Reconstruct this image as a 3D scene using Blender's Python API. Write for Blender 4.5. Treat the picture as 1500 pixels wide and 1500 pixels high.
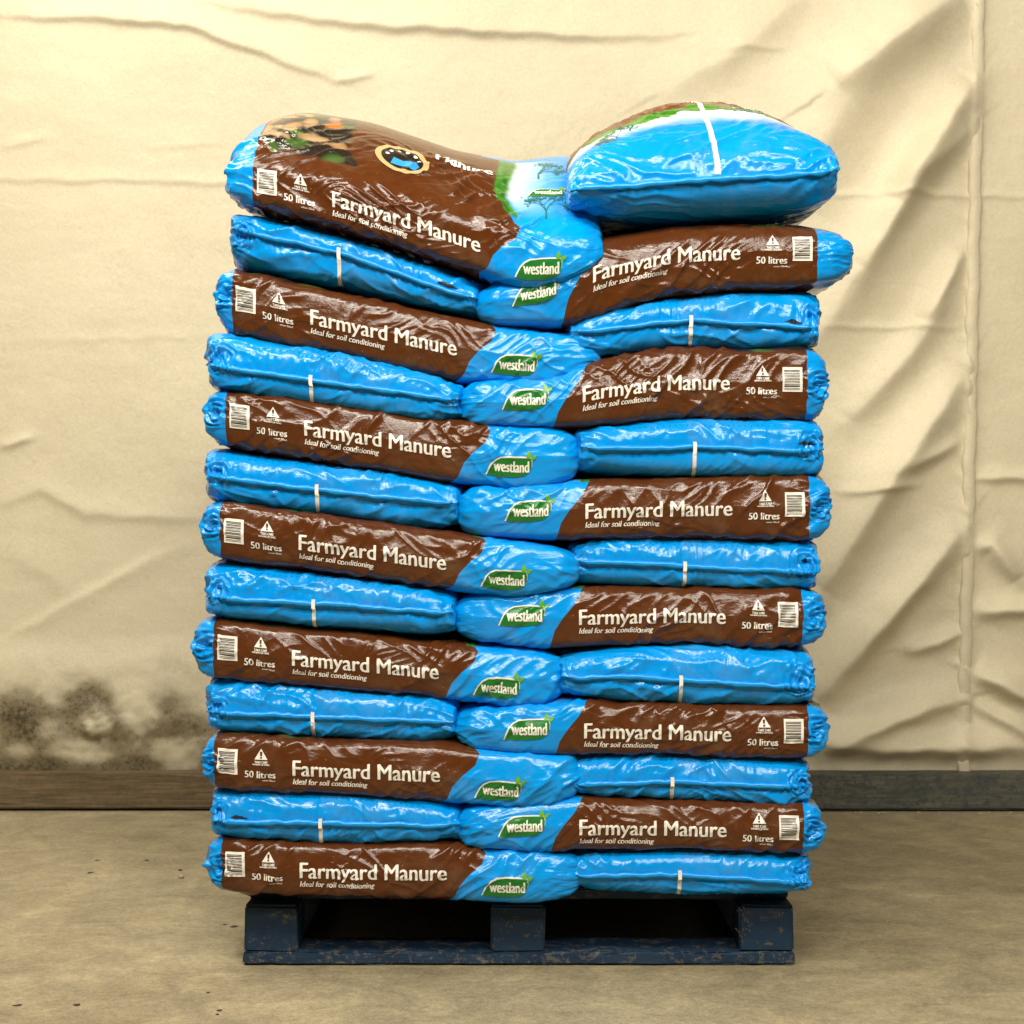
import bpy, bmesh, math, random
import numpy as np
from mathutils import Vector
for o in list(bpy.data.objects): bpy.data.objects.remove(o)
sc = bpy.context.scene
COL = sc.collection
# ------------------------------------------------------------------ camera, world, lamps, exposure
CAMZ = 0.824
cam_d = bpy.data.cameras.new('camera'); cam = bpy.data.objects.new('camera', cam_d); COL.objects.link(cam)
cam.location = (0, -3.0, CAMZ); cam.rotation_euler = (math.radians(90), 0, 0)
cam_d.sensor_width = 36; cam_d.lens = 2415/1500*36; cam_d.clip_end = 200
cam_d.dof.use_dof = True; cam_d.dof.focus_distance = 2.95; cam_d.dof.aperture_fstop = 9
sc.camera = cam
world = bpy.data.worlds.new('World'); sc.world = world; world.use_nodes = True
bg = world.node_tree.nodes['Background']; bg.inputs[0].default_value = (1.0, .95, .83, 1); bg.inputs[1].default_value = 0.09
def area(name, loc, target, sx, sy, power, col=(1, .945, .82)):
    d = bpy.data.lights.new(name, 'AREA'); d.shape = 'RECTANGLE'; d.size = sx; d.size_y = sy; d.energy = power; d.color = col
    o = bpy.data.objects.new(name, d); COL.objects.link(o); o.location = loc
    o.rotation_euler = (Vector(target)-Vector(loc)).to_track_quat('-Z', 'Y').to_euler()
    return o
area('ceiling_lamp_front', (-0.7, -2.3, 3.5), (0, 0.1, 0.7), 2.4, 0.30, 125)
area('frontal_fill_lamp', (0.5, -4.3, 3.7), (0, 0, 0.6), 2.6, 0.4, 115)  # added frontal fill from behind the camera, brightens the sack fronts
area('ceiling_lamp_side', (1.6, -2.6, 3.4), (0, 0.1, 0.6), 0.35, 1.6, 55)
area('ceiling_lamp_rear', (-1.5, 0.25, 4.1), (0.4, 1.62, 0.9), 2.4, 0.4, 102)
sc.view_settings.view_transform = 'Standard'; sc.view_settings.look = 'None'
sc.view_settings.exposure = 0.0; sc.view_settings.gamma = 1.0; sc.view_settings.use_curve_mapping = False
sc.render.engine = 'CYCLES'
S = 818.6                                   # photograph pixels per metre at the stack's front
PX = 1.0/S
def wx(px): return (np.asarray(px, float)-750)/S
def wz(py): return CAMZ+(750-np.asarray(py, float))/S
# ------------------------------------------------------------------ noise
def perlin(x, y, seed=0):
    rs = np.random.RandomState(seed); perm = rs.permutation(256); ang = rs.rand(256)*2*np.pi
    xi = np.floor(x).astype(int); yi = np.floor(y).astype(int); xf = x-xi; yf = y-yi
    def g(ix, iy, dx, dy):
        h = perm[(perm[ix & 255]+iy) & 255]; return np.cos(ang[h])*dx+np.sin(ang[h])*dy
    u = xf*xf*xf*(xf*(xf*6-15)+10); v = yf*yf*yf*(yf*(yf*6-15)+10)
    a = g(xi, yi, xf, yf); b = g(xi+1, yi, xf-1, yf); c = g(xi, yi+1, xf, yf-1); d = g(xi+1, yi+1, xf-1, yf-1)
    return (a+(b-a)*u)+((c+(d-c)*u)-(a+(b-a)*u))*v
def fbm(x, y, seed=0, n=4):
    r = 0; a = 1
    for k in range(n): r = r+a*perlin(x*2**k, y*2**k, seed+k); a *= .5
    return r
def sstep(a, b, x):
    t = np.clip((x-a)/(b-a), 0, 1); return t*t*(3-2*t)
def creases(U, V, ang, wl, al, seed, sharp=5., patch=.25):
    c, s = math.cos(ang), math.sin(ang)
    w1 = perlin(U/.09, V/.09, seed+11)*.035; w2 = perlin(U/.05, V/.05, seed+12)*.012
    p = (U*c+V*s+w1)/al; q = (-U*s+V*c+w1*.6+w2)/wl
    n = perlin(p, q, seed)
    ridge = 1/(1+(n*sharp*1.5)**2)
    m = sstep(-.12, .35, perlin(U/patch, V/patch*1.3, seed+5)+.08)
    return (ridge-.35)*m
# ------------------------------------------------------------------ materials
def mat(name):
    m = bpy.data.materials.new(name); m.use_nodes = True; nt = m.node_tree
    return m, nt, nt.nodes['Principled BSDF']
def nd(nt, t, **kw):
    n = nt.nodes.new(t)
    for k, v in kw.items(): setattr(n, k, v)
    return n
def ramp(nt, fac, stops):
    r = nd(nt, 'ShaderNodeValToRGB'); e = r.color_ramp.elements
    while len(e) < len(stops): e.new(.5)
    for q, (p, c) in zip(e, stops): q.position = p; q.color = c if len(c) == 4 else (*c, 1)
    nt.links.new(fac, r.inputs[0]); return r.outputs[0]
def noise(nt, scale, detail=4, rough=.55, vec=None, dist=0):
    n = nd(nt, 'ShaderNodeTexNoise'); n.inputs['Scale'].default_value = scale; n.inputs['Detail'].default_value = detail
    n.inputs['Roughness'].default_value = rough; n.inputs['Distortion'].default_value = dist
    if vec is not None: nt.links.new(vec, n.inputs['Vector'])
    return n.outputs[0]
def mix(nt, fac, a, b, mode='MIX'):
    m = nd(nt, 'ShaderNodeMix', data_type='RGBA', blend_type=mode)
    for i, v in ((0, fac), (6, a), (7, b)):
        if isinstance(v, (int, float)): m.inputs[i].default_value = v
        elif isinstance(v, tuple): m.inputs[i].default_value = (*v, 1)
        else: nt.links.new(v, m.inputs[i])
    return m.outputs[2]
def math_(nt, op, a, b=None, clamp=False):
    m = nd(nt, 'ShaderNodeMath', operation=op, use_clamp=clamp)
    for i, v in ((0, a), (1, b)):
        if v is None: continue
        if isinstance(v, (int, float)): m.inputs[i].default_value = v
        else: nt.links.new(v, m.inputs[i])
    return m.outputs[0]
def mapping(nt, vec, scale, rot=(0, 0, 0)):
    m = nd(nt, 'ShaderNodeMapping'); m.inputs['Scale'].default_value = scale; m.inputs['Rotation'].default_value = rot
    nt.links.new(vec, m.inputs['Vector']); return m.outputs[0]
def bump(nt, b, h, strength, dist):
    n = nd(nt, 'ShaderNodeBump'); n.inputs['Strength'].default_value = strength; n.inputs['Distance'].default_value = dist
    nt.links.new(h, n.inputs['Height']); nt.links.new(n.outputs[0], b.inputs['Normal']); return n
BLUE = (.0005, .275, .74); BROWN = (.088, .024, .0045); GREEN = (.012, .085, .012); CREAM = (.80, .76, .66)
def film_finish(nt, b, rough=.165):
    tc = nd(nt, 'ShaderNodeTexCoord').outputs['Object']
    oi = nd(nt, 'ShaderNodeObjectInfo')
    n1 = noise(nt, 38, 5, .6, mapping(nt, tc, (1, 1, 1.6), (0, .5, 0)), .6)
    n2 = noise(nt, 150, 3, .6, mapping(nt, tc, (.6, .6, 1.2), (0, .6, 0)))
    h = math_(nt, 'ADD', n1, math_(nt, 'MULTIPLY', n2, .28))
    bump(nt, b, h, .20, .005)
    b.inputs['Roughness'].default_value = rough; b.inputs['Specular IOR Level'].default_value = .38
    nr = noise(nt, 14, 3, .6, tc)
    b_r = math_(nt, 'MULTIPLY_ADD', nr, .16); nt.nodes[-1].inputs[2].default_value = rough-.08
    nt.links.new(b_r, b.inputs['Roughness'])
    return tc
def film_mat():
    m, nt, b = mat('printed_plastic_film'); L = nt.links
    tc = film_finish(nt, b)
    at = nd(nt, 'ShaderNodeAttribute', attribute_name='brown').outputs['Fac']
    art = nd(nt, 'ShaderNodeAttribute', attribute_name='art')
    k = math_(nt, 'MULTIPLY', at, 1.2, True)
    blue = mix(nt, noise(nt, 5, 3, .5, tc), (.000, .245, .69), (.001, .30, .79))
    bn = noise(nt, 60, 5, .7, tc)
    brown = mix(nt, bn, (.066, .0165, .0026), (.112, .032, .0062))
    vo = nd(nt, 'ShaderNodeTexVoronoi'); vo.inputs['Scale'].default_value = 95; L.new(tc, vo.inputs['Vector'])
    speck = math_(nt, 'LESS_THAN', vo.outputs['Distance'], .095)
    sel = math_(nt, 'GREATER_THAN', noise(nt, 42, 2, .5, tc), .56)
    brown = mix(nt, math_(nt, 'MULTIPLY', speck, math_(nt, 'MULTIPLY', sel, .75)), brown, (.34, .20, .10))
    c = mix(nt, k, blue, brown)
    c = mix(nt, art.outputs['Alpha'], c, art.outputs['Color'])
    du = ramp(nt, noise(nt, 11, 7, .72, tc, 1.), [(.50, (0, 0, 0)), (.74, (1, 1, 1))]); c = mix(nt, math_(nt, 'MULTIPLY', du, .13), c, (.33, .27, .18))
    L.new(c, b.inputs['Base Color']); return m
def ink_mat(name, col, rough=.24, worn=0):
    m, nt, b = mat(name); tc = film_finish(nt, b, rough)
    c = mix(nt, noise(nt, 90, 3, .6, tc), tuple(x*.86 for x in col), tuple(min(1, x*1.08) for x in col))
    nt.links.new(c, b.inputs['Base Color']); return m
M_FILM = film_mat()
M_INK = ink_mat('white_ink', (.80, .76, .68)); M_DARK = ink_mat('dark_ink', (.02, .012, .008)); M_BROWNINK = ink_mat('brown_ink', BROWN)
M_GREEN = ink_mat('green_ink', (.012, .16, .02)); M_LEAF = ink_mat('light_green_ink', (.12, .36, .03)); M_GOLD = ink_mat('gold_ink', (.50, .36, .16))
M_TREE = ink_mat('tree_ink', (.015, .15, .12)); M_BLUEINK = ink_mat('blue_ink', (.03, .30, .70)); M_BLUE = ink_mat('blue_film', BLUE); M_VENT = ink_mat('vent_shadow', (.0, .05, .16)); M_SLIT = ink_mat('torn_film', (.008, .010, .012), .6); M_STRIPE = ink_mat('white_stripe_ink', (.74, .70, .62))
# ------------------------------------------------------------------ objects
def prop(o, label=None, cat=None, group=None, kind=None):
    for k, v in (('label', label), ('category', cat), ('group', group), ('kind', kind)):
        if v: o[k] = v
    return o
def empty(name, loc):
    o = bpy.data.objects.new(name, None); COL.objects.link(o); o.location = loc; o.empty_display_size = .05; return o
def link_mesh(name, me, parent=None):
    o = bpy.data.objects.new(name, me); COL.objects.link(o)
    if parent: o.parent = parent
    return o
def mesh_from(name, V, F, m, smooth=True, normals=None):
    me = bpy.data.meshes.new(name); me.from_pydata([tuple(v) for v in V], [], F); me.materials.append(m)
    me.polygons.foreach_set('use_smooth', [smooth]*len(me.polygons)); me.update()
    if normals is not None: me.normals_split_custom_set_from_vertices([tuple(n) for n in normals])
    return me
# ------------------------------------------------------------------ flat print in print space (photograph pixels), cut into small pieces
def cut(bm, step):
    xs = [v.co.x for v in bm.verts]; ys = [v.co.y for v in bm.verts]
    for lo, hi, no in ((min(xs), max(xs), (1, 0, 0)), (min(ys), max(ys), (0, 1, 0))):
        k = math.floor(lo/step)+1
        while k*step < hi:
            co = Vector(no)*(k*step)
            bmesh.ops.bisect_plane(bm, geom=bm.verts[:]+bm.edges[:]+bm.faces[:], plane_co=co, plane_no=no, dist=1e-5); k += 1
def bm_data(bm):
    bm.verts.ensure_lookup_table(); V = np.array([(v.co.x, v.co.y) for v in bm.verts]); F = [[v.index for v in f.verts] for f in bm.faces]
    return V, F
def text_print(s, width, height_cap=None, bold=.0, shear=0, step=2.2, lines=None):
    cu = bpy.data.curves.new('t', 'FONT'); cu.body = s; cu.size = 1;  cu.shear = shear; cu.resolution_u = 3; cu.space_line = .95
    cu.align_x = 'CENTER' if lines else 'LEFT'
    o = bpy.data.objects.new('t', cu); COL.objects.link(o); bpy.context.view_layer.update()
    me = bpy.data.meshes.new_from_object(o.evaluated_get(bpy.context.evaluated_depsgraph_get()))
    bm = bmesh.new(); bm.from_mesh(me); bpy.data.objects.remove(o); bpy.data.curves.remove(cu); bpy.data.meshes.remove(me)
    bmesh.ops.remove_doubles(bm, verts=bm.verts[:], dist=1e-4)
    x0 = min(v.co.x for v in bm.verts); x1 = max(v.co.x for v in bm.verts)
    kx = width/(x1-x0); ky = height_cap/.73 if height_cap else kx
    for v in bm.verts: v.co.x = (v.co.x-x0)*kx; v.co.y *= ky*(1 if v.co.y > 0 else .62); v.co.z = 0
    cut(bm, step); d = bm_data(bm); bm.free()
    if bold:          # heavier strokes: a second copy, a little to the right and a hair above
        n = len(d[0]); d = (np.concatenate([d[0], d[0]+np.array([bold, bold*.35])]), d[1]+[[i+n for i in f] for f in d[1]], n)
    return d
def poly_print(polys, step=2.4):
    bm = bmesh.new()
    for p in polys:
        f = bm.faces.new([bm.verts.new((x, y, 0)) for x, y in p])
    bmesh.ops.triangulate(bm, faces=bm.faces[:]); cut(bm, step); d = bm_data(bm); bm.free(); return d
def move(d, dx, dy, k=1.): return (d[0]*k+np.array([dx, dy]),)+tuple(d[1:])
P_TITLE = text_print('Farmyard Manure', 213, 23.5, 1.3)
P_TAG = text_print('Ideal for soil conditioning', 108.5, 8.8, .5, .22)
P_VOL = text_print('50 litres', 44.4, 10.6, .7)
P_CARE = text_print('TAKE CARE\nWHEN LIFTING', 25, 3.6, .35, lines=2)
P_FILLED = text_print('when filled', 19, 2.6, .0)
P_WEST = text_print('westland', 51, 17.5, 1.1)
P_TRI = poly_print([[(-9.5, 0), (9.5, 0), (0, 16)]]); P_EXC = poly_print([[(-1.3, 5.2), (1.3, 5.2), (1.7, 11.5), (-1.7, 11.5)], [(-1.4, 1.6), (1.4, 1.6), (1.4, 4), (-1.4, 4)]])
P_BAR = poly_print([[(0, 0), (29, 0), (29, 36), (0, 36)]])
random.seed(4); bars = []; y = 3.
while y < 32:
    h = random.choice((.6, .6, 1.1, 1.6)); bars.append([(2.5, y), (25, y), (25, y+h), (2.5, y+h)]); y += h+random.choice((.8, .8, 1.3, 1.8))
P_BARS = poly_print(bars)
leaf = [(0, 0), (3, 7), (7, 15), (13, 22), (21, 26.5), (34, 28), (50, 28), (64, 27.5), (66, 22), (65.5, 14), (62, 7), (55, 2), (44, 0), (20, -.8)]
P_LEAF = poly_print([leaf]); lc = np.mean(leaf, 0)
P_LEAFRIM = poly_print([[(lc[0]+(x-lc[0])*1.04-.6, lc[1]+(y-lc[1])*1.08+.9) for x, y in leaf]])
P_SPRIG = poly_print([[(58, 27), (58, 34), (62, 39), (65, 33), (64, 27)], [(64, 26), (67, 31), (74, 32), (71, 27), (67, 24)]])
def circle(cx, cy, r, r0=0, n=40):
    if r0 == 0: return [[(cx+r*math.cos(a), cy+r*math.sin(a)) for a in np.linspace(0, 2*np.pi, n, False)]]
    A = np.linspace(0, 2*np.pi, n+1)
    return [[(cx+r0*math.cos(a), cy+r0*math.sin(a)), (cx+r*math.cos(a), cy+r*math.sin(a)), (cx+r*math.cos(b), cy+r*math.sin(b)), (cx+r0*math.cos(b), cy+r0*math.sin(b))] for a, b in zip(A[:-1], A[1:])]
def tree_print(seed, h):
    rr = random.Random(seed); polys = []
    def br(x, y, a, l, w, d):
        x2 = x+l*math.cos(a); y2 = y+l*math.sin(a); nx, ny = -math.sin(a)*w, math.cos(a)*w
        polys.append([(x-nx, y-ny), (x2-nx*.6, y2-ny*.6), (x2+nx*.6, y2+ny*.6), (x+nx, y+ny)])
        if d:
            for k in range(3): br(x2, y2, a+rr.uniform(-.95, .95), l*rr.uniform(.6, .95), max(.35, w*.6), d-1)
        else:
            for k in range(1):
                cx, cy = x2+rr.uniform(-3, 3), y2+rr.uniform(-3, 3); polys.append([(cx+rr.uniform(1, 2.4)*math.cos(t), cy+rr.uniform(1, 2.4)*math.sin(t)) for t in (0, 1.3, 2.5, 3.8, 5)])
    br(0, 0, math.pi/2, h*.24, h*.02, 4)
    return poly_print(polys, 9.)
# ------------------------------------------------------------------ the sack
class Sack:
    """pillow-shaped film sack: grid G[i along the sack, j round it], long coordinate `lon` per row in metres"""
    def finish(s):
        G = s.G; di = np.gradient(G, axis=0); dj = np.roll(G, -1, 1)-np.roll(G, 1, 1)
        n = np.cross(di, dj); l = np.linalg.norm(n, axis=2, keepdims=True)
        n = n/np.maximum(l, 1e-12); c = G.mean((0, 1))
        if ((G-c)*n).sum() < 0: n = -n
        for e in (0, -1): n[e] = n[1 if e == 0 else -2]
        s.N = n
    def disp(s, h): s.G0 = s.G.copy(); s.finish(); s.G = s.G+s.N*h[..., None]; s.finish()
    def arcs(s, jref):
        """arc length round each row, zero at jref, positive upwards"""
        B = getattr(s, 'G0', s.G); nj = B.shape[1]; c = nj//2; R = np.roll(B, c-jref, 1)
        a = np.concatenate([np.zeros((len(R), 1)), np.cumsum(np.linalg.norm(np.diff(R, axis=1), axis=2), 1)], 1)
        a -= a[:, c:c+1]
        up = R[len(R)//2, c+2, 2] > R[len(R)//2, c-2, 2]
        return (a if up else -a), c, up
    def sample(s, fi, fj):
        ni, nj = s.G.shape[:2]; fi = np.clip(fi, 0, ni-1.001); i = fi.astype(int); a = (fi-i)[:, None]
        j = np.floor(fj).astype(int); b = (fj-j)[:, None]; j0 = j % nj; j1 = (j+1) % nj
        def f(A): return (A[i, j0]*(1-b)+A[i, j1]*b)*(1-a)+(A[i+1, j0]*(1-b)+A[i+1, j1]*b)*a
        n = f(s.N); return f(s.G), n/np.maximum(np.linalg.norm(n, axis=1, keepdims=True), 1e-9)
    def panel(s, lon, v, jref, off):
        if jref not in s.cache: s.cache[jref] = s.arcs(jref)
        A, c, up = s.cache[jref]; fi = np.interp(lon, s.lon, np.arange(len(s.lon))); nj = A.shape[1]
        i0 = np.clip(fi.astype(int), 0, len(A)-2); fj = np.empty(len(lon)); idx = np.arange(nj)
        for k in range(len(lon)):
            t = fi[k]-i0[k]; row = A[i0[k]]*(1-t)+A[i0[k]+1]*t
            fj[k] = np.interp(v[k], row, idx) if up else np.interp(-v[k], -row, idx)
        P, N = s.sample(fi, fj+(jref-c)); return P+N*off, N
def phis(front, rest):
    """angles round the section, dense where `front` says: list of (start deg, end deg, count)"""
    out = []
    for a, b, n in front+rest: out.append(np.radians(np.linspace(a, b, n, False)))
    return np.concatenate(out)
def section(phi, n, nlow=None):
    c, s_ = np.cos(phi), np.sin(phi); n = np.where(s_ < 0, nlow or n, n); r = (np.abs(c)**n+np.abs(s_)**n)**(-1/n); return r*c, r*s_
def smooth_profile(pts, x):
    pts = np.array(sorted(pts), float); xs = np.linspace(pts[0, 0]-150, pts[-1, 0]+150, 400); ys = np.interp(xs, pts[:, 0], pts[:, 1])
    k = np.exp(-np.linspace(-2, 2, 31)**2); k /= k.sum(); yp = np.pad(ys, 15, mode='edge'); ys = np.convolve(yp, k, 'valid')
    return np.interp(x, xs, ys)
def body_mesh(s, brown, art, loc):
    ni, nj = s.G.shape[:2]; V = (s.G-np.array(loc)).reshape(-1, 3)
    i, j = np.meshgrid(np.arange(ni-1), np.arange(nj), indexing='ij'); j1 = (j+1) % nj
    F = np.stack([i*nj+j, (i+1)*nj+j, (i+1)*nj+j1, i*nj+j1], -1).reshape(-1, 4)
    me = bpy.data.meshes.new('body'); me.vertices.add(len(V)); me.vertices.foreach_set('co', V.ravel())
    me.loops.add(F.size); me.loops.foreach_set('vertex_index', F.ravel()); me.polygons.add(len(F))
    me.polygons.foreach_set('loop_start', np.arange(len(F))*4); me.polygons.foreach_set('use_smooth', np.ones(len(F), bool))
    me.update(calc_edges=True); me.materials.append(M_FILM)
    # outward orientation
    f = F[len(F)//2]; p = V[f]; n = np.cross(p[1]-p[0], p[2]-p[0])
    if np.dot(n, s.N.reshape(-1, 3)[f[0]]) < 0: me.flip_normals()
    a = me.attributes.new('brown', 'FLOAT', 'POINT'); a.data.foreach_set('value', brown.ravel().astype(np.float32))
    c = me.attributes.new('art', 'FLOAT_COLOR', 'POINT'); c.data.foreach_set('color', art.reshape(-1, 4).astype(np.float32).ravel())
    return me
def decal(name, s, data, fmap, off, m, parent, loc):
    P, N = fmap(data[0], off)
    if len(data) > 2: P[data[2]:] += N[data[2]:]*.00015
    F = [f if np.dot(np.cross(P[f[1]]-P[f[0]], P[f[2]]-P[f[0]]), N[f[0]]) >= 0 else f[::-1] for f in data[1]]
    return link_mesh(name, mesh_from(name, P-np.array(loc), F, m, True, N), parent)
def bound(v, k):      # where brown gives way to blue, px from the title's start, against height v px above the middle of the side
    L_ = np.interp(v, [-60, -36, -18, 0, 18, 36, 60, 100, 220], [212, 226, 233, 247, 266, 272, 254, 232, 240])
    R_ = np.interp(v, [-60, -36, -18, 0, 18, 36, 60, 100, 220], [-46, -41, -36, -24, -8, 2, 8, 20, 28])
    return L_ if k == 'L' else R_
def add_print(s, k, T, fm, parent, loc, dv=0., small=True):
    """k 'L': barcode first, logo last; 'R': logo first.  T px of the title's start, fm maps px print coordinates to the surface"""
    D = lambda n, d, dx, dy, off, m, par=parent: decal(n, s, move(d, T+dx, dy+dv), fm, off, m, par, loc)
    D('title_lettering', P_TITLE, 0, -17, .0013, M_INK); D('tagline_lettering', P_TAG, 0, -30, .0013, M_INK)
    vx = -70 if k == 'L' else 238
    D('volume_lettering', P_VOL, vx, -23, .0013, M_INK)
    w = D('warning_mark', P_TRI, vx+24, 4, .0013, M_INK); D('exclamation_mark', P_EXC, vx+24, 4, .0017, M_BROWNINK, w)
    D('caution_lettering', P_CARE, vx+11.5, -1.5, .0013, M_INK); D('filled_lettering', P_FILLED, vx+25, -28, .0013, M_INK)
    bx = -109 if k == 'L' else 291
    b = D('barcode', P_BAR, bx, -19, .0013, M_INK); D('barcode_bars', P_BARS, bx, -19, .0017, M_DARK, b)
    lx = 266 if k == 'L' else -116
    add_logo(s, T+lx, dv-34 if k == 'L' else dv-16, fm, parent, loc)
def add_logo(s, x, y, fm, parent, loc, k=1.):
    lg = decal('brand_logo', s, move(P_LEAFRIM, x, y, k), fm, .0013, M_INK, parent, loc)
    decal('leaf_shape', s, move(P_LEAF, x, y, k), fm, .0017, M_GREEN, lg, loc); decal('leaf_sprig', s, move(P_SPRIG, x, y, k), fm, .0019, M_LEAF, lg, loc)
    decal('brand_lettering', s, move(P_WEST, x+10*k, y+6.5*k, k), fm, .0021, M_INK, lg, loc)
def face_art(m, w, seed):
    """colours printed on the sack's big face: m px from the sky border towards the barcode end, w px in from the side's edge; returns RGBA"""
    out = np.zeros(m.shape+(4,)); on = sstep(-2, 4, w)
    sky = np.stack([np.interp(-m, [10, 30, 75, 110], [.62, .50, .10, .003]), np.interp(-m, [10, 30, 75, 110], [.66, .62, .34, .215]), np.interp(-m, [10, 30, 75, 110], [.66, .70, .70, .66])], -1)
    cl = sstep(-.1, .5, fbm(m/55., w/55., seed+3))[..., None]*.5*(np.clip(1+m/110, 0, 1))[..., None]; sky = sky*(1-cl)+np.array([.68, .70, .70])*cl
    grn = np.array([.035, .16, .012])*(1+.7*fbm(m/9., w/20., seed)[..., None]); br = np.zeros(m.shape+(3,))+np.array(BROWN)*(1+.25*fbm(m/30, w/30, seed+4)[..., None])
    soil = np.array([.02, .013, .008])*(1+1.2*np.abs(fbm(m/5., w/5., seed+1)))[..., None]
    rs = np.random.RandomState(7); veg = soil.copy()
    for q in range(46):
        cx, cy = rs.uniform(225, 350), rs.uniform(2, 300); a = rs.uniform(0, 3.1); r1, r2 = rs.uniform(14, 26), rs.uniform(8, 13)
        dx, dy = m-cx, w-cy; e = ((dx*np.cos(a)+dy*np.sin(a))/r1)**2+((-dx*np.sin(a)+dy*np.cos(a))/r2)**2
        col = np.array([(.33, .19, .085), (.40, .26, .13), (.42, .15, .03), (.30, .05, .045), (.05, .10, .02), (.36, .24, .12)][rs.randint(6)])
        k = sstep(1.08, .9, e)[..., None]; veg = veg*(1-k)+k*col*(1.1-.55*np.clip(e, 0, 1))[..., None]
    c = np.where((m > 0)[..., None], br, sky); wob = 5*perlin(w/26, m*0+.3, 8); g = sstep(-24-.05*w+wob, -12-.05*w+wob, m)*(m < 0); c = c*(1-g[..., None])+grn*g[..., None]
    vk = sstep(214, 220, m+6*perlin(w/20, w/31, 3))*(m < 348); c = c*(1-vk[..., None])+veg*vk[..., None]
    out[..., :3] = c; out[..., 3] = on*(m < 348)*np.where(m < -16, sstep(0, 60, w), 1); return out
def rosette(X, Z, Y, cx, cz, R, A, seed, yfront):
    dx, dz = X-cx, Z-cz; r = np.hypot(dx, dz*1.05); th = np.arctan2(dz, dx)
    n = perlin(X/.018, Z/.018, seed); sw = np.sin(2*np.pi*(r/.0105)+th*2+n*5)+.5*np.sin(th*7+r/.004+n*6)
    k = sstep(R, R*.55, r)*sstep(yfront+.11, yfront+.06, Y)
    return A*sw*k-.012*np.exp(-(r/(R*.22))**2)*k
def side_sack(k, x0, x1, top, bot, T, seed, yf=-.05, width=.42, n=9., nlow=10., pw=.34, pl=9., pr=9., deck=None, tilt=None, dense=False, amp=1., ros=None, ear=(0, 0), slant=.75):
    """sack lying along the front: long axis X"""
    s = Sack(); s.cache = {}
    e = 1-np.cos(np.linspace(0, np.pi/2, 26)); xi = np.concatenate([-1+.24*e, np.linspace(-.76, .76, 220)[1:-1], (1-.24*e)[::-1]])
    if dense: ph = phis([(78, 228, 170)], [(228, 438, 40)])
    else: ph = phis([(118, 232, 78)], [(232, 478, 26)])
    eta, zeta = section(ph, n, nlow); xc, hl = (x0+x1)/2, (x1-x0)/2
    pxx = xc+xi*hl
    pe = np.where(xi < 0, pl, pr); b = np.clip(1-np.abs(xi)**pe, 0, 1)**pw; a = 1-.09*np.abs(xi)**14
    zt = wz(smooth_profile(top, pxx)-4.5); zb = wz(smooth_profile(bot, pxx)+4); zm = (zt+zb)/2; hh = (zt-zb)/2
    G = np.zeros((len(xi), len(ph), 3)); G[..., 0] = wx(pxx)[:, None]
    G[..., 1] = yf+width/2+(eta[None]*a[:, None])*width/2
    G[..., 2] = zm[:, None]+zeta[None]*b[:, None]*hh[:, None]
    if tilt is not None:
        t = smooth_profile(tilt, pxx)[:, None]; up = (zeta[None]+1)/2
        G[..., 2] += (G[..., 1]-yf)*np.tan(np.radians(t))*(.12+.88*up)
        G[..., 2] += .045*np.clip(zeta, 0, 1)[None]*b[:, None]*np.cos(eta*np.pi/2)[None]
    if deck is not None:
        k2 = sstep(-.02, .03, G[..., 1]); G[..., 2] = np.where(G[..., 2] < deck, G[..., 2]+(deck-G[..., 2])*k2, G[..., 2])
    if not dense: G[..., 1] -= (.013*np.clip(1-np.abs(zeta), 0, 1)**.8*(eta < 0))[None]*b[:, None]
    s.G = G; s.lon = G[:, 0, 0].copy(); s.finish(); jf = int(np.argmin(np.abs(ph-np.pi))); s.jf = jf
    A, c, up = s.arcs(jf); V = np.roll(A, jf-c, 1); U = np.repeat(G[:, :1, 0], len(ph), 1)
    sg = slant; vis = sstep(.26, .16, np.abs(V))
    h = amp*(.0050*creases(U, V, sg, .036, .26, seed, 5.5, .2)+.0020*creases(U, V, sg*.8, .017, .13, seed+20, 4.5, .12)+.0022*creases(U, V, -.5, .028, .13, seed+40, 6, .16))
    h += .0035*perlin(U/.12, V/.07, seed+60)
    endk = np.maximum(sstep(.78, .97, -xi), sstep(.72, .97, xi))[:, None]
    h += endk*(.0035*creases(U, V, 0, .011, .07, seed+70, 3.5, .5)+.003*perlin(U/.02, V/.014, seed+71))
    # the film bulges and slackens near the contact lines
    h += .0012*perlin(U/.03, V/.2, seed+75)*sstep(.02, .05, np.abs(V))
    h *= vis
    if ros: h += rosette(G[..., 0], G[..., 2], G[..., 1], wx(ros[0]), wz(ros[1]), ros[2]*PX*1.2, .0034, seed, yf)
    s.disp(h); s.cache = {}
    loc = (float(wx(xc)), yf+width/2, float(zb.min()))
    v = V/PX; x = np.repeat(pxx[:, None], len(ph), 1); front = np.abs(v) < 300
    if k == 'L': br = np.minimum(x-(T-116+2.5*perlin(v/14, v*0+seed, seed)), T+bound(v, 'L')-x); m = T+bound(np.maximum(v, 60), 'L')-x
    else: br = np.minimum(x-(T+bound(v, 'R')), T+328+2.5*perlin(v/14, v*0+seed, seed)-x); m = x-(T+bound(np.maximum(v, 60), 'R'))
    art = face_art(m, v-(47 if not dense else 56), seed)
    art[..., 3] *= (v < 520)*(v > 30)
    return s, br, art, loc, (zt, zb, pxx)
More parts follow.
